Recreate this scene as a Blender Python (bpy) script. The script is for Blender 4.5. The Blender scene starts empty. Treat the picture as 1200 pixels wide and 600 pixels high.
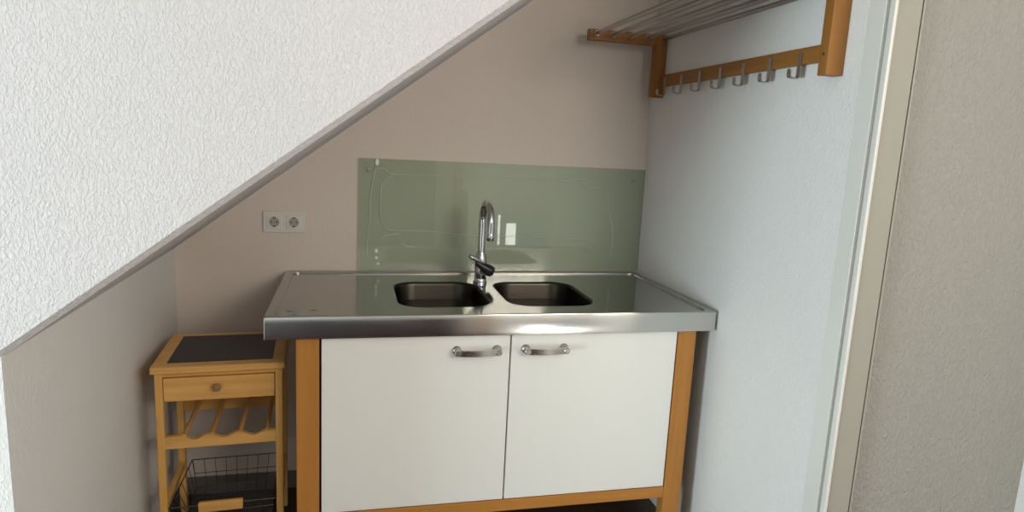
import bpy, bmesh, math, random
from mathutils import Vector, Matrix
random.seed(4)
SC = bpy.context.scene
C = SC.collection
PI = math.pi

# ------------------------------------------------------------------ camera
cam_d = bpy.data.cameras.new('camera')
cam_d.sensor_width = 36.0
cam_d.lens = 770.294 / 1200 * 36.0
cam_d.clip_start = 0.02
cam = bpy.data.objects.new('camera', cam_d)
C.objects.link(cam)
r = Vector((0.97171, -0.23092, 0.04953)); u = Vector((-0.00833, 0.17609, 0.98434)); f = Vector((0.23603, 0.9569, -0.16919))
cam.matrix_world = Matrix(((r.x, u.x, -f.x, 0.24554), (r.y, u.y, -f.y, -2.60553), (r.z, u.z, -f.z, 1.42253), (0, 0, 0, 1)))
SC.camera = cam

# ------------------------------------------------------------------ world, lights, exposure
w = bpy.data.worlds.new('world'); SC.world = w; w.use_nodes = True
w.node_tree.nodes['Background'].inputs[0].default_value = (0.75, 0.85, 1, 1)
w.node_tree.nodes['Background'].inputs[1].default_value = 0.6

def area(name, loc, target, sx, sy, energy, col):
    l = bpy.data.lights.new(name, 'AREA'); l.shape = 'RECTANGLE'; l.size = sx; l.size_y = sy
    l.energy = energy; l.color = col
    o = bpy.data.objects.new(name, l); C.objects.link(o)
    o.location = loc
    o.rotation_euler = (Vector(target) - Vector(loc)).to_track_quat('-Z', 'Y').to_euler()
    return o
# daylight from the left and rear windows; the other lamps are added
area('window_daylight_left', (-2.76, -2.40, 0.72), (0, -2.40, 0.72), 1.1, 0.75, 98, (0.76, 0.93, 1.0))
area('window_daylight_rear', (1.72, -3.76, 2.00), (1.72, 0, 2.00), 0.9, 0.60, 27, (1.0, 0.90, 0.80))
area('window_daylight_small', (1.79, -3.77, 0.52), (1.79, 0, 0.52), 0.10, 0.22, 0.55, (1.0, 0.98, 0.90))  # added panel, sized for a bright patch reflected in the glass
area('window_daylight_slit', (1.665, -3.77, 0.56), (1.665, 0, 0.56), 0.022, 0.30, 0.16, (1.0, 0.98, 0.90))  # added strip for a thin bright line in the glass reflection
area('window_daylight_right', (2.26, -3.05, 1.75), (0, -3.05, 1.75), 0.7, 0.8, 8, (1.0, 0.93, 0.84))  # added fill to brighten the left wall and trolley
area('glazed_door_daylight', (1.90, -3.77, 0.19), (1.90, 0, 0.19), 0.60, 0.30, 3.0, (1.0, 0.96, 0.86))  # added panel that gives the bright band on the worktop front

SC.view_settings.view_transform = 'Standard'
SC.view_settings.look = 'None'
SC.view_settings.exposure = 0.0
SC.view_settings.gamma = 1.0
SC.view_settings.use_curve_mapping = False

# ------------------------------------------------------------------ materials
def mat(name, col, rough=0.5, metal=0.0, spec=0.5):
    m = bpy.data.materials.new(name); m.use_nodes = True
    b = m.node_tree.nodes['Principled BSDF']
    b.inputs['Base Color'].default_value = (*col, 1); b.inputs['Roughness'].default_value = rough
    b.inputs['Metallic'].default_value = metal; b.inputs['Specular IOR Level'].default_value = spec
    return m
def N(m, t, **k):
    n = m.node_tree.nodes.new(t)
    for a, v in k.items(): setattr(n, a, v)
    return n
def L(m, a, b): m.node_tree.links.new(a, b)

def plaster(name, col, scale=75, strength=0.5, dist=0.004, var=0.03):
    m = mat(name, col, 0.85, 0, 0.25)
    b = m.node_tree.nodes['Principled BSDF']
    tc = N(m, 'ShaderNodeTexCoord')
    mp = N(m, 'ShaderNodeMapping'); mp.inputs['Scale'].default_value = (1, 1, 0.62)
    L(m, tc.outputs['Object'], mp.inputs[0])
    n1 = N(m, 'ShaderNodeTexNoise'); n1.inputs['Scale'].default_value = scale; n1.inputs['Detail'].default_value = 3; n1.inputs['Roughness'].default_value = 0.55
    n1.inputs['Distortion'].default_value = 0.6
    L(m, mp.outputs[0], n1.inputs['Vector'])
    rp = N(m, 'ShaderNodeValToRGB'); rp.color_ramp.elements[0].position = 0.42; rp.color_ramp.elements[1].position = 0.66
    L(m, n1.outputs['Fac'], rp.inputs[0])
    bp = N(m, 'ShaderNodeBump'); bp.inputs['Strength'].default_value = strength; bp.inputs['Distance'].default_value = dist
    L(m, rp.outputs[0], bp.inputs['Height']); L(m, bp.outputs[0], b.inputs['Normal'])
    n2 = N(m, 'ShaderNodeTexNoise'); n2.inputs['Scale'].default_value = 3.0; n2.inputs['Detail'].default_value = 4
    L(m, tc.outputs['Object'], n2.inputs['Vector'])
    mx = N(m, 'ShaderNodeMix', data_type='RGBA')
    mx.inputs[6].default_value = (*[c * (1 - var) for c in col], 1); mx.inputs[7].default_value = (*[min(1, c * (1 + var)) for c in col], 1)
    L(m, n2.outputs['Fac'], mx.inputs[0]); L(m, mx.outputs[2], b.inputs['Base Color'])
    return m

def wood(name, c1, c2, axis='Z', rough=0.45, scale=1.0):
    m = mat(name, c1, rough, 0, 0.4)
    b = m.node_tree.nodes['Principled BSDF']
    tc = N(m, 'ShaderNodeTexCoord'); mp = N(m, 'ShaderNodeMapping')
    s = [38 * scale] * 3; s['XYZ'.index(axis)] = 2.2 * scale
    mp.inputs['Scale'].default_value = s
    oi = N(m, 'ShaderNodeObjectInfo')
    ad = N(m, 'ShaderNodeVectorMath', operation='ADD')
    sc = N(m, 'ShaderNodeMath', operation='MULTIPLY'); sc.inputs[1].default_value = 7.3
    L(m, oi.outputs['Random'], sc.inputs[0])
    L(m, tc.outputs['Object'], ad.inputs[0]); L(m, sc.outputs[0], ad.inputs[1]); L(m, ad.outputs[0], mp.inputs[0])
    n = N(m, 'ShaderNodeTexNoise'); n.inputs['Scale'].default_value = 1.0; n.inputs['Detail'].default_value = 6; n.inputs['Roughness'].default_value = 0.6; n.inputs['Distortion'].default_value = 0.4
    L(m, mp.outputs[0], n.inputs['Vector'])
    rp = N(m, 'ShaderNodeValToRGB')
    rp.color_ramp.elements[0].position = 0.3; rp.color_ramp.elements[0].color = (*c2, 1)
    rp.color_ramp.elements[1].position = 0.68; rp.color_ramp.elements[1].color = (*c1, 1)
    L(m, n.outputs['Fac'], rp.inputs[0]); L(m, rp.outputs[0], b.inputs['Base Color'])
    bp = N(m, 'ShaderNodeBump'); bp.inputs['Strength'].default_value = 0.06; bp.inputs['Distance'].default_value = 0.001
    L(m, n.outputs['Fac'], bp.inputs['Height']); L(m, bp.outputs[0], b.inputs['Normal'])
    return m

def brushed(name, col, rough, axis='X', amount=0.07, bump=0.02):
    m = mat(name, col, rough, 1.0)
    b = m.node_tree.nodes['Principled BSDF']
    tc = N(m, 'ShaderNodeTexCoord'); mp = N(m, 'ShaderNodeMapping')
    s = [420.0] * 3; s['XYZ'.index(axis)] = 3.0
    mp.inputs['Scale'].default_value = s
    L(m, tc.outputs['Object'], mp.inputs[0])
    n = N(m, 'ShaderNodeTexNoise'); n.inputs['Scale'].default_value = 1; n.inputs['Detail'].default_value = 3
    L(m, mp.outputs[0], n.inputs['Vector'])
    n2 = N(m, 'ShaderNodeTexNoise'); n2.inputs['Scale'].default_value = 9; n2.inputs['Detail'].default_value = 5
    L(m, tc.outputs['Object'], n2.inputs['Vector'])
    a = N(m, 'ShaderNodeMath', operation='ADD'); L(m, n.outputs['Fac'], a.inputs[0]); L(m, n2.outputs['Fac'], a.inputs[1])
    mr = N(m, 'ShaderNodeMapRange'); mr.inputs[1].default_value = 0.6; mr.inputs[2].default_value = 1.4
    mr.inputs[3].default_value = rough - amount; mr.inputs[4].default_value = rough + amount
    L(m, a.outputs[0], mr.inputs[0]); L(m, mr.outputs[0], b.inputs['Roughness'])
    bp = N(m, 'ShaderNodeBump'); bp.inputs['Strength'].default_value = bump; bp.inputs['Distance'].default_value = 0.0005
    L(m, n.outputs['Fac'], bp.inputs['Height']); L(m, bp.outputs[0], b.inputs['Normal'])
    return m

M = dict(
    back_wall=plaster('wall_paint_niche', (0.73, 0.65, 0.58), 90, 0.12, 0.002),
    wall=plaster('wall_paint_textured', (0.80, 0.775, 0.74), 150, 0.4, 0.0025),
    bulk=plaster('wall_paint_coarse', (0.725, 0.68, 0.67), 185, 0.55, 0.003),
    ceil=plaster('ceiling_paint', (0.75, 0.74, 0.72), 100, 0.15),
    wall_front=plaster('wall_paint_beige', (0.36, 0.345, 0.31), 120, 0.7, 0.003),  # beige darkened in the colour to imitate shade on this wall
    casing=mat('beige_lacquer', (0.37, 0.345, 0.29), 0.3, 0, 0.4),  # lacquer colour darkened in place of the dim light here
    trim=mat('white_lacquer', (0.74, 0.72, 0.66), 0.28, 0, 0.5),
    skirting=mat('grey_skirting', (0.17, 0.155, 0.14), 0.5),
    door=mat('white_door_laminate', (0.90, 0.885, 0.83), 0.33, 0, 0.5),
    carcass=mat('white_carcass', (0.7, 0.7, 0.68), 0.5),
    gap=mat('dark_gap', (0.02, 0.02, 0.02), 0.8),
    birchZ=wood('birch_vertical', (0.54, 0.235, 0.050), (0.46, 0.19, 0.035), 'Z'),
    birchX=wood('birch_horizontal', (0.54, 0.235, 0.050), (0.46, 0.19, 0.035), 'X'),
    rackX=wood('rack_wood_across', (0.34, 0.145, 0.028), (0.25, 0.098, 0.016), 'X'),
    rackY=wood('rack_wood_along', (0.34, 0.145, 0.028), (0.25, 0.098, 0.016), 'Y'),
    rackZ=wood('rack_wood_upright', (0.34, 0.145, 0.028), (0.25, 0.098, 0.016), 'Z'),
    pineZ=wood('pine_vertical', (0.80, 0.46, 0.145), (0.66, 0.345, 0.09), 'Z'),
    pineX=wood('pine_horizontal', (0.80, 0.46, 0.145), (0.60, 0.305, 0.08), 'X', scale=0.8),
    pineY=wood('pine_depth', (0.80, 0.46, 0.145), (0.66, 0.345, 0.09), 'Y'),
    knob=wood('knob_wood', (0.33, 0.19, 0.085), (0.25, 0.14, 0.06), 'Y'),
    blacktop=mat('black_top_panel', (0.018, 0.016, 0.014), 0.42, 0, 0.35),
    steel=brushed('brushed_steel_top', (0.42, 0.415, 0.39), 0.12, 'X', 0.04, 0.02),
    fascia=brushed('brushed_steel_fascia', (0.62, 0.605, 0.58), 0.15, 'X', 0.04, 0.06),
    bowl=brushed('brushed_steel_bowl', (0.06, 0.052, 0.042), 0.30, 'X', 0.04, 0.04),  # far darker than real steel, imitating dark reflections in the bowls
    chrome=mat('chrome', (0.62, 0.62, 0.62), 0.09, 1.0),
    nickel=brushed('brushed_nickel', (0.52, 0.50, 0.46), 0.28, 'X', 0.05, 0.02),
    rod=brushed('steel_rod', (0.42, 0.41, 0.39), 0.33, 'Y', 0.05, 0.02),
    wire=mat('dark_chrome_wire', (0.09, 0.085, 0.08), 0.35, 1.0),
    blackplastic=mat('black_plastic', (0.015, 0.015, 0.016), 0.3),
    rubber=mat('caster_rubber', (0.02, 0.02, 0.02), 0.6),
    socket=mat('socket_white_plastic', (0.74, 0.71, 0.66), 0.35),
    dark=mat('dark_hole', (0.03, 0.028, 0.025), 0.6),
    bead=mat('clear_adhesive', (0.62, 0.67, 0.59), 0.4),
    blob=mat('white_adhesive', (0.86, 0.86, 0.80), 0.4),
    stain=mat('lime_stain', (0.22, 0.22, 0.20), 0.6),
)
# glass: tinted see-through pane with a fresnel reflection
g = bpy.data.materials.new('green_glass'); g.use_nodes = True
nt = g.node_tree; nt.nodes.clear()
out = N(g, 'ShaderNodeOutputMaterial'); tr = N(g, 'ShaderNodeBsdfTransparent'); tr.inputs[0].default_value = (0.915, 0.962, 0.915, 1)
gl = N(g, 'ShaderNodeBsdfGlossy'); gl.inputs['Roughness'].default_value = 0.02; gl.inputs[0].default_value = (1, 1, 1, 1)
df = N(g, 'ShaderNodeBsdfDiffuse'); df.inputs[0].default_value = (0.50, 0.585, 0.49, 1)
m0 = N(g, 'ShaderNodeMixShader'); m0.inputs[0].default_value = 0.15
L(g, tr.outputs[0], m0.inputs[1]); L(g, df.outputs[0], m0.inputs[2])
fr = N(g, 'ShaderNodeFresnel'); fr.inputs[0].default_value = 1.5
mx = N(g, 'ShaderNodeMixShader'); L(g, fr.outputs[0], mx.inputs[0]); L(g, m0.outputs[0], mx.inputs[1]); L(g, gl.outputs[0], mx.inputs[2])
L(g, mx.outputs[0], out.inputs[0]); M['glass'] = g
# clear window glass
g = bpy.data.materials.new('window_glass'); g.use_nodes = True
nt = g.node_tree; nt.nodes.clear()
out = N(g, 'ShaderNodeOutputMaterial'); tr = N(g, 'ShaderNodeBsdfTransparent'); tr.inputs[0].default_value = (0.95, 0.97, 0.96, 1)
L(g, tr.outputs[0], out.inputs[0]); M['pane'] = g
# floor: dark brown boards
m = mat('dark_floor_boards', (0.07, 0.04, 0.025), 0.4)
b = m.node_tree.nodes['Principled BSDF']; tc = N(m, 'ShaderNodeTexCoord')
br = N(m, 'ShaderNodeTexBrick'); br.inputs['Scale'].default_value = 1.0; br.inputs['Brick Width'].default_value = 1.2; br.inputs['Row Height'].default_value = 0.14
br.inputs['Mortar Size'].default_value = 0.002; br.inputs['Color1'].default_value = (0.085, 0.045, 0.028, 1); br.inputs['Color2'].default_value = (0.055, 0.03, 0.02, 1); br.inputs['Mortar'].default_value = (0.01, 0.007, 0.005, 1)
L(m, tc.outputs['Object'], br.inputs['Vector']); L(m, br.outputs['Color'], b.inputs['Base Color']); M['floor'] = m

# ------------------------------------------------------------------ mesh helpers
def finish(name, bm, m, parent=None, bevel=0.0, seg=2, smooth=False, angle=35):
    bmesh.ops.recalc_face_normals(bm, faces=bm.faces[:])
    me = bpy.data.meshes.new(name); bm.to_mesh(me); bm.free()
    me.materials.append(m if not isinstance(m, str) else M[m])
    o = bpy.data.objects.new(name, me); C.objects.link(o)
    if parent: o.parent = parent
    if bevel:
        md = o.modifiers.new('bevel', 'BEVEL'); md.width = bevel; md.segments = seg; md.limit_method = 'ANGLE'; md.angle_limit = math.radians(40)
        smooth = True
    if smooth:
        me.polygons.foreach_set('use_smooth', [True] * len(me.polygons))
        try: me.set_sharp_from_angle(angle=math.radians(angle))
        except Exception: pass
        if bevel:
            me.attributes.remove(me.attributes['sharp_edge']) if 'sharp_edge' in me.attributes else None
            wn = o.modifiers.new('wn', 'WEIGHTED_NORMAL'); wn.keep_sharp = True
    return o
def box(bm, x0, x1, y0, y1, z0, z1):
    v = [bm.verts.new((x, y, z)) for x in (x0, x1) for y in (y0, y1) for z in (z0, z1)]
    for q in ((0, 1, 3, 2), (4, 6, 7, 5), (0, 4, 5, 1), (2, 3, 7, 6), (0, 2, 6, 4), (1, 5, 7, 3)):
        bm.faces.new([v[i] for i in q])
def B(name, dims, m, parent=None, bevel=0.0, seg=2):
    bm = bmesh.new()
    if isinstance(dims[0], (int, float)): dims = [dims]
    for d in dims: box(bm, *d)
    return finish(name, bm, m, parent, bevel, seg)
def prism(bm, pts, axis, a, b):
    def P(p, t): 
        if axis == 'y': return (p[0], t, p[1])
        if axis == 'x': return (t, p[0], p[1])
        return (p[0], p[1], t)
    A = [bm.verts.new(P(p, a)) for p in pts]; Bv = [bm.verts.new(P(p, b)) for p in pts]
    n = len(pts)
    bm.faces.new(A); bm.faces.new(Bv[::-1])
    for i in range(n): bm.faces.new((A[i], A[(i + 1) % n], Bv[(i + 1) % n], Bv[i]))
def loft(bm, loops, cap0=False, cap1=False, closed=True):
    vs = [[bm.verts.new(p) for p in lp] for lp in loops]
    n = len(vs[0])
    for a, b in zip(vs, vs[1:]):
        for i in range(n if closed else n - 1):
            bm.faces.new((a[i], a[(i + 1) % n], b[(i + 1) % n], b[i]))
    if cap0: bm.faces.new(vs[0][::-1])
    if cap1: bm.faces.new(vs[-1])
    return vs
def lathe(bm, prof, c=(0, 0, 0), axis='z', n=28, cap=True):
    loops = []
    for rr, h in prof:
        lp = []
        for i in range(n):
            a = 2 * PI * i / n
            p = (rr * math.cos(a), rr * math.sin(a), h)
            if axis == 'y': p = (p[0], h, p[1])
            if axis == 'x': p = (h, p[0], p[1])
            lp.append((c[0] + p[0], c[1] + p[1], c[2] + p[2]))
        loops.append(lp)
    loft(bm, loops, cap, cap)
def tube(bm, pts, rad, n=12, cap=True):
    pts = [Vector(p) for p in pts]
    rads = rad if isinstance(rad, (list, tuple)) else [rad] * len(pts)
    T = []
    for i in range(len(pts)):
        a = pts[max(i - 1, 0)]; b = pts[min(i + 1, len(pts) - 1)]
        T.append((b - a).normalized())
    up = Vector((0, 0, 1)) if abs(T[0].z) < 0.9 else Vector((1, 0, 0))
    x = T[0].cross(up).normalized(); loops = []
    for p, t, rr in zip(pts, T, rads):
        x = (x - t * x.dot(t)).normalized(); y = t.cross(x)
        loops.append([p + rr * (math.cos(2 * PI * i / n) * x + math.sin(2 * PI * i / n) * y) for i in range(n)])
    loft(bm, loops, cap, cap)
def smooth_path(pts, k=6):
    P = [Vector(p) for p in pts]; out = []
    for i in range(len(P) - 1):
        p0 = P[max(i - 1, 0)]; p1 = P[i]; p2 = P[i + 1]; p3 = P[min(i + 2, len(P) - 1)]
        for j in range(k):
            t = j / k
            out.append(0.5 * ((2 * p1) + (-p0 + p2) * t + (2 * p0 - 5 * p1 + 4 * p2 - p3) * t * t + (-p0 + 3 * p1 - 3 * p2 + p3) * t ** 3))
    out.append(P[-1]); return out
def rrect(x0, x1, y0, y1, rad, z, n=8):
    out = []
    for cx, cy, a0 in ((x1 - rad, y1 - rad, 0), (x0 + rad, y1 - rad, 90), (x0 + rad, y0 + rad, 180), (x1 - rad, y0 + rad, 270)):
        for i in range(n + 1):
            a = math.radians(a0 + 90 * i / n)
            out.append((cx + rad * math.cos(a), cy + rad * math.sin(a), z))
    return out
def thing(name, label, cat, loc=(0, 0, 0), rotz=0, group=None):
    o = bpy.data.objects.new(name, None); C.objects.link(o); o.empty_display_size = 0.05
    o.location = loc; o.rotation_euler = (0, 0, rotz)
    return tag(o, label, cat, group)
def tag(o, label, cat, group=None):
    o['label'] = label; o['category'] = cat
    if group: o['group'] = group
    return o
def st(o, label=None):
    o['kind'] = 'structure'
    if label: o['label'] = label
    return o

# ------------------------------------------------------------------ the setting
XL, XR, YF, H = -0.39, 1.45, -1.245, 2.4       # niche left, right, front wall plane, ceiling
RL, RR, RB = -2.8, 2.3, -3.8                   # the near room
st(B('floor', (RL - .1, RR + .1, RB - .1, 0.1, -0.08, 0), 'floor'), 'dark brown boarded floor')
st(B('ceiling', (RL - .1, RR + .1, RB - .1, 0.1, H, H + .08), 'ceil'), 'white plastered ceiling')
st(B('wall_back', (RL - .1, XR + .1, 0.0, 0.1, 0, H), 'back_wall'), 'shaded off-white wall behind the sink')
# left niche wall, cut off under the slope
SL = 0.757
def zs(x): return 1.396 + SL * (x - 0.158)
bm = bmesh.new(); prism(bm, [(RL, 0), (XL, 0), (XL, zs(XL)), (RL, zs(XL))], 'y', 0.0, YF)
st(finish('wall_left', bm, 'wall'), 'short textured wall left of the wooden trolley')
# sloped bulkhead: front face and the sloping underside running back to the wall
bm = bmesh.new()
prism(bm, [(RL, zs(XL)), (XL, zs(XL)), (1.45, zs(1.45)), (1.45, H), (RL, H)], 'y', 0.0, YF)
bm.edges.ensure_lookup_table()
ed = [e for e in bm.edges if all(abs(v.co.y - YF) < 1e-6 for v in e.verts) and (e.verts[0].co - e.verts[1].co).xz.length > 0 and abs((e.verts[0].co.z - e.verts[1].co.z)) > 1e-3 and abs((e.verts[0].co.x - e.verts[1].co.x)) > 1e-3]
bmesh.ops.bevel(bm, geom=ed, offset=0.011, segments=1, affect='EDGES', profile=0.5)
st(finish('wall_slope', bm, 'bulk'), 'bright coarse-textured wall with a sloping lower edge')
# right wall of the niche
st(B('wall_right', (XR, XR + .087, -1.186, 0.0, 0, H), 'wall'), 'white textured wall under the coat rack')
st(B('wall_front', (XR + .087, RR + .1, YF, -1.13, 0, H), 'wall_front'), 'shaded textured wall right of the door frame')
# the near room's shell with window openings
yA, yB, zA, zB = -2.97, -1.83, 0.32, 1.12
st(B('wall_far_left', [(RL - .1, RL, yA, yB, 0, zA), (RL - .1, RL, yA, yB, zB, H), (RL - .1, RL, RB, yA, 0, H), (RL - .1, RL, yB, YF, 0, H)], 'wall'))
rw = [(RL - .1, 1.26, RB - .1, RB, 0, H), (1.26, 1.58, RB - .1, RB, 0, 1.69), (1.26, 2.22, RB - .1, RB, 2.31, H), 
      (1.58, 2.22, RB - .1, RB, 0, .02), (1.58, 2.22, RB - .1, RB, .73, 1.69), (2.22, RR + .1, RB - .1, RB, 0, H)]
st(B('wall_rear', rw, 'wall'))
st(B('wall_far_right', [(RR, RR + .1, RB, YF, 0, 1.33), (RR, RR + .1, RB, YF, 2.17, H), (RR, RR + .1, RB, -3.42, 1.33, 2.17), (RR, RR + .1, -2.68, YF, 1.33, 2.17)], 'wall'))
st(B('wall_stub_right', (2.12, 2.20, -2.05, YF, 0, H), 'wall'))  # unseen stub added to keep the right lamp off the front wall
def window(n, x0, x1, y0, y1, z0, z1, ax, mull=1):
    fr = []
    t = 0.035
    if ax == 'x':
        fr += [(x0, x1, y0, y1, z0, z0 + t), (x0, x1, y0, y1, z1 - t, z1), (x0, x1, y0, y0 + t, z0, z1), (x0, x1, y1 - t, y1, z0, z1)]
        if mull: fr.append((x0, x1, (y0 + y1) / 2 - .02, (y0 + y1) / 2 + .02, z0, z1))
        pane = ((x0 + x1) / 2 - .003, (x0 + x1) / 2 + .003, y0 + t, y1 - t, z0 + t, z1 - t)
    else:
        fr += [(x0, x1, y0, y1, z0, z0 + t * .6), (x0, x1, y0, y1, z1 - t * .6, z1), (x0, x0 + t * .6, y0, y1, z0, z1), (x1 - t * .6, x1, y0, y1, z0, z1)]
        if mull: fr.append(((x0 + x1) / 2 - .015, (x0 + x1) / 2 + .015, y0, y1, z0, z1))
        pane = (x0 + t * .6, x1 - t * .6, (y0 + y1) / 2 - .003, (y0 + y1) / 2 + .003, z0 + t * .6, z1 - t * .6)
    o = st(B(f'window_{n}', fr, 'trim'))
    B('pane', pane, 'pane', o)
window(1, RL - .07, RL - .03, yA, yB, zA, zB, 'x')
window(2, 1.26, 2.22, RB - .07, RB - .03, 1.69, 2.31, 'y')
window(3, 1.58, 2.22, RB - .07, RB - .03, .02, .73, 'y', 0)  # added frame around the reflection lamps
window(4, RR + .03, RR + .07, -3.42, -2.68, 1.33, 2.17, 'x')  # added opening for the right fill lamp
# unseen dark panel and wooden post, added for reflections in steel and glass
st(B('trim_2', (-1.0, 1.02, RB, RB + .06, 0, 1.30), mat('dark_wood_panelling', (.045, .03, .03), .5), None, .004), 'dark wood panelling under the rear window')
st(B('trim_3', (1.20, 1.27, RB, RB + .05, 0, 2.0), 'birchZ', None, .004), 'light wooden post on the rear wall')
# baseboards
st(B('baseboard_back', (XL, XR, -0.012, 0, 0, 0.072), 'skirting', None, .003), 'low grey skirting along the niche wall')
st(B('baseboard_left', (XL, XL + .012, YF + .002, -0.012, 0, 0.072), 'skirting', None, .003))
# door frame: lining, rebate, stop bead, casing
fr = st(B('trim_1', (XR - .0015, XR + .085, -1.240, -1.186, 0, H), 'trim', None, .002), 'cream lacquered door frame on the right')
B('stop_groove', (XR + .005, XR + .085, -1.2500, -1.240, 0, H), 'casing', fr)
B('stop_bead', (XR + .001, XR + .0105, -1.2660, -1.2480, 0, H), 'trim', fr, .0030, 3)
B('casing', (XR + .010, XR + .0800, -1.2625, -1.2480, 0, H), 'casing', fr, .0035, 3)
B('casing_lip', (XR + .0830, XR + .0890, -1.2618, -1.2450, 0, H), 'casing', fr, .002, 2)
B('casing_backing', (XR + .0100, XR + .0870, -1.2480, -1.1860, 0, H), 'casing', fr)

# ------------------------------------------------------------------ sink cabinet
CB = (0.7365, -0.34)                            # cabinet base centre
t = thing('sink_cabinet', 'white two-door sink cabinet with a birch leg frame under the steel worktop', 'cabinet', (CB[0], CB[1], 0))
def cb(name, d, m, bevel=.002, parent=t): # world dims to local
    ds = [d] if isinstance(d[0], (int, float)) else d
    return B(name, [(a - CB[0], b_ - CB[0], c - CB[1], d_ - CB[1], e, f_) for a, b_, c, d_, e, f_ in ds], m, parent, bevel)
yfr = -0.660
for x0 in (0.086, 1.318):
    cb('leg', (x0, x0 + .0665, yfr, yfr + .045, 0, 0.829), 'birchZ', .003)
    cb('leg', (x0, x0 + .0665, -0.09, -0.045, 0, 0.829), 'birchZ', .003)
    cb('side_rail', (x0 + .012, x0 + .0545, -0.615, -0.09, 0.215, 0.256), 'birchX', .002)
cb('front_rail', (0.1525, 1.318, yfr + .004, yfr + .03, 0.216, 0.257), 'birchX', .002)
cb('rear_rail', (0.1525, 1.318, -0.08, -0.055, 0.216, 0.257), 'birchX', .002)
cb('carcass', [(0.157, 0.175, -0.638, -0.06, 0.258, 0.82), (1.296, 1.314, -0.638, -0.06, 0.258, 0.82), (0.175, 1.296, -0.638, -0.06, 0.258, 0.276), (0.175, 1.296, -0.075, -0.06, 0.276, 0.82)], 'carcass', 0)
for d_ in ((0.1525, 0.158, -0.640, -0.62, 0.258, 0.829), (1.3135, 1.318, -0.640, -0.62, 0.258, 0.829), (0.725, 0.748, -0.638, -0.62, 0.276, 0.82)):
    cb('gap_strip', d_, 'gap', 0)
for (x0, x1, hx) in ((0.1590, 0.7345, 0.6275), (0.7395, 1.3130, 0.8495)):
    d = cb('door', (x0, x1, yfr + .001, yfr + .019, 0.262, 0.826), 'door', .0015)
    bm = bmesh.new()
    hz, hy = 0.7785, yfr - CB[1]
    for s in (-1, 1):                           # rosettes and necks
        lathe(bm, [(.0150, .001), (.0150, -.003), (.0120, -.007), (.0085, -.009), (.0075, -.026), (.0100, -.028), (.0100, -.036), (.008, -.038)], (hx - CB[0] + s * .064, hy, hz), 'y', 20)
    pts = []
    for i in range(17):                         # bowed flat bar
        a = -1 + 2 * i / 16
        pts.append((hx - CB[0] + a * .068, hy - .030 - .008 * (1 - a * a)))
    loops = [[(px, py - .0035, hz - .0095), (px, py - .0035, hz + .0095), (px, py + .0035, hz + .0095), (px, py + .0035, hz - .0095)] for px, py in pts]
    loft(bm, loops, True, True)
    finish('handle', bm, 'nickel', d, 0, smooth=True, angle=40)['label'] = 'brushed nickel bow handle'

# ------------------------------------------------------------------ worktop
WX0, WX1, WY0, WY1, ZT, ZB = 0.0, 1.4395, -0.6800, -0.001, 0.8985, 0.8300
wt = thing('steel_worktop', 'long stainless steel worktop with two inset sink bowls, on the white cabinet', 'worktop', (0, 0, ZB))
OZ = -ZB
N8 = 8
def lp(x0, x1, y0, y1, rad, z): return rrect(x0, x1, y0, y1, rad, z + OZ, N8)
bm = bmesh.new()
R0 = .003
rz = 0.0045
loops = [lp(WX0 + .004, WX1 - .004, WY0 + .004, WY1 - .001, .002, ZB),
         lp(WX0, WX1, WY0, WY1, .003, ZB + .001), lp(WX0, WX1, WY0, WY1, .003, ZT - .003),
         lp(WX0 + .001, WX1 - .001, WY0 + .001, WY1 - .001, .003, ZT - .0008), lp(WX0 + .003, WX1 - .003, WY0 + .003, WY1 - .003, .003, ZT),
         lp(WX0 + .030, WX1 - .030, WY0 + .010, WY1 - .040, .022, ZT), lp(WX0 + .0306, WX1 - .0306, WY0 + .0106, WY1 - .0406, .0215, ZT - rz)]
vs = loft(bm, loops, True, False)
inner = vs[-1]
bowls = [(0.386, 0.7020), (0.7530, 1.0680)]
by0, by1 = -0.570, -0.190
holes = []
for x0, x1 in bowls:
    h = [bm.verts.new(p) for p in rrect(x0, x1, by0, by1, .085, ZT - rz + OZ, N8)]
    holes.append(h)
edges = []
for ring in [inner] + holes:
    for i in range(len(ring)):
        a, b_ = ring[i], ring[(i + 1) % len(ring)]
        e = bm.edges.get((a, b_)) or bm.edges.new((a, b_)); edges.append(e)
bmesh.ops.triangle_fill(bm, use_beauty=True, use_dissolve=False, edges=edges)
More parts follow.
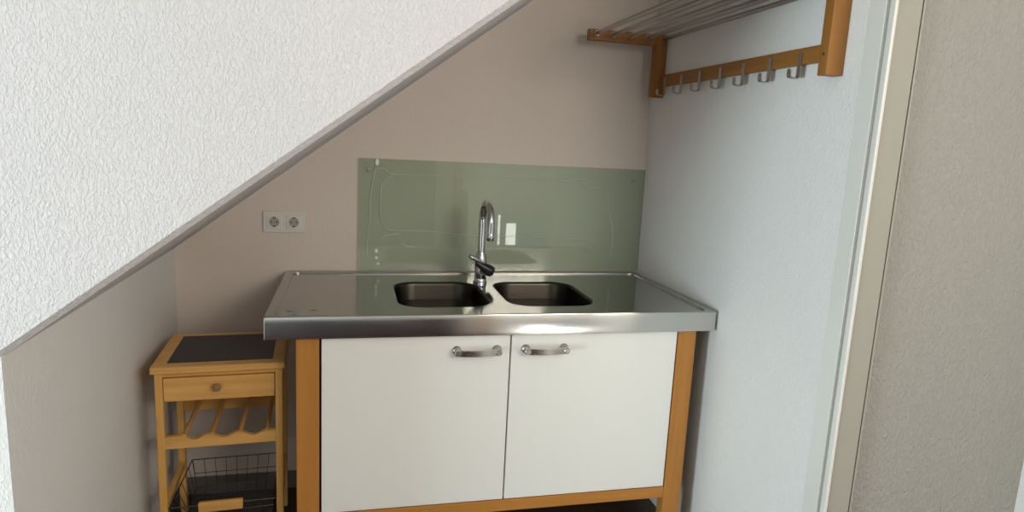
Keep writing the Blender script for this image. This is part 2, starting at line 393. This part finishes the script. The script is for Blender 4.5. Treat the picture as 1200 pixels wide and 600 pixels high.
# recalc would be confused by open holes: orient upward by hand
wo = finish('worktop_slab', bm, 'steel', wt, smooth=True, angle=30)
wo.data.materials.append(M['fascia'])
for p in wo.data.polygons:
    if abs(p.normal.z) < 0.3: p.material_index = 1
for x0, x1 in bowls:
    bm = bmesh.new(); z0 = ZT - rz; D = 0.165
    def ins(d, rad, z): return rrect(x0 + d, x1 - d, by0 + d, by1 - d, rad, z + OZ, N8)
    lo = [ins(-.0, .085, z0 + .0003), ins(.003, .083, z0 - .001), ins(.006, .081, z0 - .005), ins(.008, .080, z0 - .012), ins(.012, .078, z0 - D + .03), ins(.017, .075, z0 - D + .013), ins(.028, .066, z0 - D + .004), ins(.045, .055, z0 - D)]
    cx, cy = (x0 + x1) / 2, (by0 + by1) / 2
    inn = []
    for p in lo[-1]:
        v = Vector((p[0] - cx, p[1] - cy)); v = v.normalized() * .045
        inn.append((cx + v.x, cy + v.y, z0 - D - .003 + OZ))
    lo.append(inn)
    inn2 = [(cx + (p[0] - cx) * .8, cy + (p[1] - cy) * .8, z0 - D - .008 + OZ) for p in inn]
    lo.append(inn2)
    loft(bm, lo, False, True)
    o = finish('sink_bowl', bm, 'bowl', wt, smooth=True, angle=60)
    bm = bmesh.new()
    lathe(bm, [(.034, 0), (.034, .002), (.028, .004), (.010, .003), (.006, .012), (.004, .014)], (cx, cy, z0 - D - .0078 + OZ), 'z', 24)
    finish('drain', bm, 'chrome', o, smooth=True)
# dried splashes near the left front corner
def stain(x, y, sx, sy):
    bm = bmesh.new(); n = 12; q = []
    for i in range(n):
        a = 2 * PI * i / n; rr = random.uniform(.5, 1)
        q.append((x + sx * rr * math.cos(a), y + sy * rr * math.sin(a), ZT - rz + OZ + .0002))
    q2 = [(p[0], p[1], p[2] + .0002) for p in q]
    loft(bm, [q, q2], False, True)
    return bm
for x, y, sx, sy in ((.065, -.600, .012, .006), (.135, -.590, .014, .006)):
    finish('stain', stain(x, y, sx, sy), 'stain', wt)['label'] = 'small dried lime splash'

# ------------------------------------------------------------------ tap
TX, TY = 0.7175, -0.205
tp = thing('kitchen_tap', 'chrome gooseneck mixer tap standing between the two sink bowls', 'tap', (TX, TY, ZT - rz + .0003))
bm = bmesh.new()
lathe(bm, [(.026, 0), (.026, .006), (.0235, .009), (.0225, .02), (.0225, .085), (.021, .100), (.0165, .112), (.0150, .118)], n=32)
finish('tap_body', bm, 'chrome', tp, smooth=True)
bm = bmesh.new()
pts = [(0, 0, .112), (0, 0, .16), (0, 0, .20), (0, 0, .235)]
rad = .062
sd = Vector((0.05, -1, 0)).normalized()
for i in range(1, 15):
    a = PI * i / 14
    pts.append((sd.x * rad * (1 - math.cos(a)), sd.y * rad * (1 - math.cos(a)), .235 + rad * 1.18 * math.sin(a)))
pts.append((sd.x * rad * 2, sd.y * rad * 2, .205))
tube(bm, smooth_path(pts, 3), .0132, 20)
finish('spout', bm, 'chrome', tp, smooth=True)
bm = bmesh.new()
lathe(bm, [(.0118, .004), (.0135, .000), (.0135, -.020), (.0115, -.024), (.009, -.024)], (sd.x * rad * 2, sd.y * rad * 2, .204), n=24)
finish('aerator', bm, 'chrome', tp, smooth=True)
# black valve cap leaning to the front right, tapering into the chrome lever that rises to the left
bm = bmesh.new()
c0 = Vector((.026, -.034, .054)); c1 = Vector((-.026, -.046, .086)); ring = []
for tt, rr in ((-.30, .003), (-.29, .010), (-.25, .016), (-.15, .0215), (0, .0215), (.2, .0205), (.5, .0150), (.8, .0110), (1, .0085)):
    ring.append((c0.lerp(c1, tt), rr))
tube(bm, [p for p, q in ring], [q for p, q in ring], 24)
finish('cartridge', bm, 'blackplastic', tp, smooth=True, angle=70)['label'] = 'black glossy valve cap'
bm = bmesh.new()
tube(bm, [(0, .0, .052), (.012, -.016, .052), (.020, -.026, .052)], [.019, .020, .018], 24)
finish('valve_neck', bm, 'chrome', tp, smooth=True)
bm = bmesh.new()
a0 = Vector((.002, -.044, .082)); a1 = Vector((-.054, -.056, .113))
dr = (a1 - a0).normalized(); sdv = Vector((0, 0, 1)).cross(dr).normalized(); nn = dr.cross(sdv).normalized()
lo = []
for tt, wd, th in ((0, .008, .003), (.1, .012, .005), (.5, .0115, .0065), (.9, .0115, .008), (.98, .0105, .007), (1, .008, .005)):
    p = a0.lerp(a1, tt); ring = []
    for i in range(16):
        a = 2 * PI * i / 16
        ring.append(p + sdv * wd * math.cos(a) + nn * th * math.sin(a))
    lo.append(ring)
loft(bm, lo, True, True)
finish('lever', bm, 'chrome', tp, smooth=True, angle=60)

# ------------------------------------------------------------------ glass splashback
GX0, GX1, GZ0, GZ1 = 0.2655, 1.4490, ZT + .0035, 1.338
gp = thing('glass_splashback', 'pale green glass splashback panel on the wall behind the sink', 'splashback', (GX0, 0, GZ0))
B('glass_pane', (0, GX1 - GX0, -0.0092, -0.0032, 0, GZ1 - GZ0), 'glass', gp, .0008)
for x, z in ((0.304, 1.294), (1.400, 1.288)):
    bm = bmesh.new(); lathe(bm, [(.0060, .0095), (.0062, -.0008), (.0052, -.0022), (.002, -.0025)], (x - GX0, -.0095, z - GZ0), 'y', 20)
    finish('screw', bm, 'nickel', gp, smooth=True)
def gpt(x, z): return (x, -0.0093, z)      # a point on the pane's front face, metres from its lower left corner
for line in ([(0.0543, 0.3700), (0.0732, 0.4001), (0.1023, 0.3947), (0.1350, 0.3796), (0.3274, 0.3801), (0.5162, 0.3803), (0.7480, 0.3783), (0.8508, 0.3784), (0.8949, 0.3870), (0.9520, 0.3749), (0.9787, 0.3723)],
             [(0.1318, 0.3795), (0.0902, 0.3418), (0.0846, 0.2855), (0.0891, 0.2091), (0.1060, 0.1725), (0.1392, 0.1596), (0.2664, 0.1584), (0.4738, 0.1446), (0.7624, 0.1420), (0.9894, 0.1308)],
             [(0.0635, 0.4030), (0.0547, 0.3439), (0.0458, 0.2844), (0.0468, 0.2082), (0.0379, 0.1410), (0.0356, 0.0565)],
             [(0.8025, 0.3837), (0.8511, 0.3749), (0.9036, 0.3697), (0.9345, 0.3566), (0.9876, 0.3548)],
             [(0.0937, 0.1250), (0.1066, 0.1388), (0.1660, 0.1465)], [(0.1667, 0.1125), (0.1870, 0.0990), (0.2208, 0.0926)],
             [(1.0380, 0.2484), (1.0569, 0.1575), (1.0566, 0.0652)]):
    bm = bmesh.new()
    tube(bm, smooth_path([gpt(*p) for p in line], 4), .0011, 6)
    o = finish('adhesive_bead', bm, 'bead', gp, smooth=True)
for px, py, sx, sz in ((0.0696, 0.4227, .0070, .013), (0.0714, 0.0773, .007, .008), (0.0718, 0.0500, .006, .006), (0.0787, 0.0261, .006, .005)):
    c = gpt(px, py); bm = bmesh.new()
    bmesh.ops.create_uvsphere(bm, u_segments=14, v_segments=8, radius=1, matrix=Matrix.Translation(c) @ Matrix.Diagonal((sx, .0008, sz, 1)))
    finish('adhesive_spot', bm, 'blob', gp, smooth=True)['label'] = 'white adhesive spot'

# ------------------------------------------------------------------ double socket
SX, SZ = -0.082, 1.0455
so = thing('wall_socket', 'white double wall socket left of the glass panel', 'socket', (SX, 0, SZ))
B('frame', [(0, .152, -.008, 0, 0, .081)], 'socket', so, .003, 3)
for k in (0, 1):
    cx = .0405 + .071 * k; cz = .0405
    ins = B('insert', (cx - .0275, cx + .0275, -.0105, -.004, cz - .0275, cz + .0275), 'socket', so, .002)
    bm = bmesh.new()
    lathe(bm, [(.0215, -.010), (.0215, -.0122), (.0190, -.0124), (.0185, -.0112)], (cx, 0, cz), 'y', 32)
    finish('rim', bm, 'socket', ins, smooth=True)
    bm = bmesh.new()
    lathe(bm, [(.0186, -.0100), (.0186, -.0113), (.001, -.0113)], (cx, 0, cz), 'y', 32)
    finish('well', bm, mat('socket_well', (.40, .37, .33), .5) if k == 0 else bpy.data.materials['socket_well'], ins, smooth=True)
    bm = bmesh.new()
    for s in (-1, 1):
        lathe(bm, [(.0029, -.0110), (.0029, -.0119), (.001, -.0119)], (cx + s * .0095, 0, cz), 'y', 12)
        box(bm, cx - .0035, cx + .0035, -.0125, -.011, cz + s * .0165 - .0025, cz + s * .0165 + .0025)
    lathe(bm, [(.0012, -.0110), (.0012, -.0117), (.0003, -.0117)], (cx, 0, cz), 'y', 8)
    finish('pin_holes', bm, 'dark', ins)

# ------------------------------------------------------------------ coat rack
YP = (-0.115, -1.125)
ck = thing('coat_rack', 'wooden wall rack with steel shelf rods and hanging hooks on the right wall', 'coat rack', (XR, -0.6, 1.63))
def kb(name, d, m, bevel=.002): return B(name, (d[0] - XR, d[1] - XR, d[2] + .6, d[3] + .6, d[4] - 1.63, d[5] - 1.63), m, ck, bevel)
for y0 in YP:
    kb('upright', (1.399, 1.4495, y0, y0 + .034, 1.631, 1.871), 'rackZ')
    kb('arm', (1.123, 1.399, y0, y0 + .034, 1.829, 1.870), 'rackX')
kb('hook_rail', (1.430, 1.4495, YP[1] + .034, YP[0], 1.672, 1.716), 'rackY')
for x in (1.152, 1.221, 1.291, 1.362, 1.430):
    bm = bmesh.new(); tube(bm, [(x - XR, YP[0] + .6 + .012, 1.855 - 1.63), (x - XR, YP[1] + .6 + .022, 1.855 - 1.63)], .0082 if x < 1.4 else .0075, 16)
    tube(bm, [(x - XR, YP[0] + .6 - .002, 1.855 - 1.63), (x - XR, YP[0] + .6 + .002, 1.855 - 1.63)], .0105 if x < 1.4 else .008, 16)
    finish('shelf_rod', bm, 'rod', ck, smooth=True)
for k, (x, y, z) in enumerate([(1.3985, -1.108, 1.683)]):
    bm = bmesh.new(); lathe(bm, [(.0035, 0), (.0035, -.0012), (.001, -.0012)], (x - XR, y + .6, z - 1.63), 'x', 12)
    finish('screw', bm, 'dark', ck)
hook0 = None
def hook_mesh():
    bm = bmesh.new()
    w2 = .0080
    # flat strip profile in the x-z plane (local x=0 at rail face, -x into the room)
    prof = [(0, .030), (-.0028, .031), (-.0028, -.028)]
    path = [(-.0015, .032), (-.0015, .0), (-.0015, -.026), (-.0030, -.033), (-.0075, -.0365), (-.016, -.0365), (-.024, -.0355), (-.0290, -.033), (-.0305, -.028), (-.0305, -.018)]
    P = smooth_path([(a, 0, b_) for a, b_ in path], 3); th = .0014; lo = []
    for i, p in enumerate(P):
        a = P[max(i - 1, 0)]; b_ = P[min(i + 1, len(P) - 1)]; d = (b_ - a).normalized(); n = Vector((-d.z, 0, d.x))
        lo.append([p + n * th + Vector((0, -w2, 0)), p + n * th + Vector((0, w2, 0)), p - n * th + Vector((0, w2, 0)), p - n * th + Vector((0, -w2, 0))])
    loft(bm, lo, True, True)
    lathe(bm, [(.0028, -.002), (.0028, -.0042), (.001, -.0045)], (0, 0, .018), 'x', 10)
    lathe(bm, [(.0060, 0), (.0060, .004), (.001, .004)], (-.0335, 0, -.018), 'x', 14)
    return bm
for k in range(7):
    if hook0 is None:
        hook0 = finish('hook', hook_mesh(), 'rod', ck, smooth=True, angle=40); o = hook0
        hook0['label'] = 'brushed steel coat hook'
    else:
        o = hook0.copy(); C.objects.link(o); o.parent = ck
    o.location = (1.4297 - XR, -0.163 - .1355 * k + .6, 1.6715 - 1.63)

# ------------------------------------------------------------------ trolley
TW, TD, TH = 0.380, 0.352, 0.716
tr_yaw = math.radians(3.2)
fl = Vector((-0.3340, -0.5640))
tv = thing('kitchen_trolley', 'small pine trolley with black top, drawer, wine shelf and wire basket', 'trolley', (fl.x, fl.y, 0), tr_yaw)
# local: x 0..TW, y 0..TD, from the front left corner of the top
B('top_frame', [(0, TW, 0, .042, TH - .022, TH), (0, TW, TD - .03, TD, TH - .022, TH), (0, .040, .042, TD - .03, TH - .022, TH), (TW - .040, TW, .042, TD - .03, TH - .022, TH)], 'pineX', tv, .004, 3)
B('top_panel', (.039, TW - .039, .041, TD - .029, TH - .016, TH - .0008), 'blacktop', tv)['label'] = 'black inset top panel'
lx0, lx1, ly0, ly1 = .009, TW - .009, .012, TD - .008
lw = .022
for x in (lx0, lx1 - lw):
    for y in (ly0, ly1 - lw - .008):
        lg = B('leg', (x, x + lw, y, y + lw + (.008 if y > .1 else 0), .048, TH - .022), 'pineZ', tv, .0025)
        bm = bmesh.new()
        cx, cy = x + lw / 2, y + lw / 2
        lathe(bm, [(.016, -.008), (.0185, -.006), (.0185, .006), (.016, .008)], (cx, cy, .0185), 'x', 20)
        box(bm, cx - .011, cx - .009, cy - .010, cy + .010, .018, .049); box(bm, cx + .009, cx + .011, cy - .010, cy + .010, .018, .049)
        box(bm, cx - .011, cx + .011, cy - .010, cy + .010, .044, .049)
        finish('caster', bm, 'rubber', lg, smooth=True)
B('apron', [(lx0 + lw, lx1 - lw, ly0 + .004, ly0 + .02, TH - .036, TH - .022), (lx0 + .004, lx0 + .018, ly0 + lw, ly1 - lw, TH - .112, TH - .022),
            (lx1 - .018, lx1 - .004, ly0 + lw, ly1 - lw, TH - .112, TH - .022), (lx0 + lw, lx1 - lw, ly1 - .018, ly1 - .004, TH - .112, TH - .022)], 'pineX', tv, .001)
dr_ = B('drawer', [(lx0 + lw + .002, lx1 - lw - .002, ly0 - .001, ly0 + .015, TH - .112, TH - .0385), (lx0 + lw + .01, lx1 - lw - .01, ly0 + .015, TD - .06, TH - .108, TH - .10)], 'pineX', tv, .0015)
bm = bmesh.new(); lathe(bm, [(.0065, .001), (.0055, -.006), (.0110, -.011), (.0125, -.016), (.0115, -.020), (.006, -.0225), (.001, -.023)], (.183, ly0 - .001, TH - .069), 'y', 24)
finish('knob', bm, 'knob', dr_, smooth=True)['label'] = 'round brown wooden knob'
# wine shelf: scalloped front rail, plain rear rail, divider bars running back
zr = .462
def scallop(z0, z1, dips, depth):
    top = []
    n = 60; x0, x1 = lx0 + lw, lx1 - lw
    for i in range(n + 1):
        x = x0 + (x1 - x0) * i / n; z = z1
        for c, hw in dips:
            if abs(x - c) < hw: z = z1 - depth * (0.5 + 0.5 * math.cos(PI * (x - c) / hw)) ** .8
        top.append((x, z))
    return [(x0, z0)] + top + [(x1, z0)]
bm = bmesh.new(); prism(bm, scallop(zr - .012, zr + .027, [(.112, .036), (.196, .036), (.283, .036)], .013), 'y', ly0 + .003, ly0 + .018)
finish('wine_rail', bm, 'pineX', tv, smooth=True, angle=30)
B('rear_rail', (lx0 + lw, lx1 - lw, ly1 - .022, ly1 - .006, zr - .018, zr + .030), 'pineX', tv, .001)
for x in (.083, .160, .243, .322):
    bm = bmesh.new(); tube(bm, [(x, ly0 + .010, zr + .022), (x, ly1 - .020, zr + .018)], .0075, 12)
    finish('bottle_bar', bm, 'pineY', tv, smooth=True)
for x in (lx0 + .004, lx1 - .018):
    B('basket_runner', (x, x + .016, ly0 + lw, ly1 - lw, .238, .262), 'pineY', tv, .001)
for d_ in ((lx0 + lw, lx1 - lw, ly0 + .003, ly0 + .018, .08, .11),):
    B('lower_stretcher', d_, 'pineX', tv, .001)
# wire basket
bm = bmesh.new()
def W(p, q, rr=.0011): tube(bm, [p, q], rr, 6)
bx0, bx1 = lx0 + lw + .004, lx1 - lw - .004; byf, byr = ly0 + .006, ly1 - .030
zt_f, zt_r, zb = .252, .264, .165
sl = .022
W((bx0 - .002, byf, zt_f), (bx1 + .002, byf, zt_f), .0022)
W((bx0 + .02, byr, zt_r), (bx1, byr, zt_r), .002)
W((bx0, byf, zt_f), (bx0 + .018, byr, zt_r), .002); W((bx1, byf, zt_f), (bx1, byr, zt_r), .002)
fx0, fx1, fyf, fyr = bx0 + sl + .01, bx1 - sl * .6, byf + .035, byr - .012
W((fx0, fyf, zb), (fx1, fyf, zb), .0018); W((fx0, fyr, zb), (fx1, fyr, zb), .0018); W((fx0, fyf, zb), (fx0, fyr, zb), .0018); W((fx1, fyf, zb), (fx1, fyr, zb), .0018)
W((fx0 - .008, (byf + fyf) / 2, (zt_f + zb) / 2 + .01), (fx1 + .008, (byf + fyf) / 2, (zt_f + zb) / 2 + .01), .0013)
W((fx0 - .008, (byr + fyr) / 2, (zt_r + zb) / 2), (fx1 + .008, (byr + fyr) / 2, (zt_r + zb) / 2), .0013)
n = 9
for i in range(n):
    a = i / (n - 1)
    xa = bx0 + .02 + (bx1 - bx0 - .02) * a; xb = fx0 + (fx1 - fx0) * a
    W((xa, byr, zt_r), (xb, fyr, zb)); W((xb, fyr, zb), (xb, fyf, zb)); W((bx0 + (bx1 - bx0) * a, byf, zt_f), (xb, fyf, zb))
for i in range(26):
    yy = fyf + (fyr - fyf) * i / 25
    W((fx0, yy, zb), (fx1, yy, zb), .0009)
for i in range(7):
    a = i / 6
    ya = byf + (byr - byf) * a; yb = fyf + (fyr - fyf) * a; z_ = zt_f + (zt_r - zt_f) * a
    W((bx0 + .018 * a, ya, z_), (fx0, yb, zb)); W((bx1, ya, z_), (fx1, yb, zb))
bk = finish('wire_basket', bm, 'wire', tv, smooth=True)
B('handle', (.118, .248, ly0 - .008, ly0 + .008, .233, .266), 'pineX', bk, .004, 3)['label'] = 'pine basket handle'
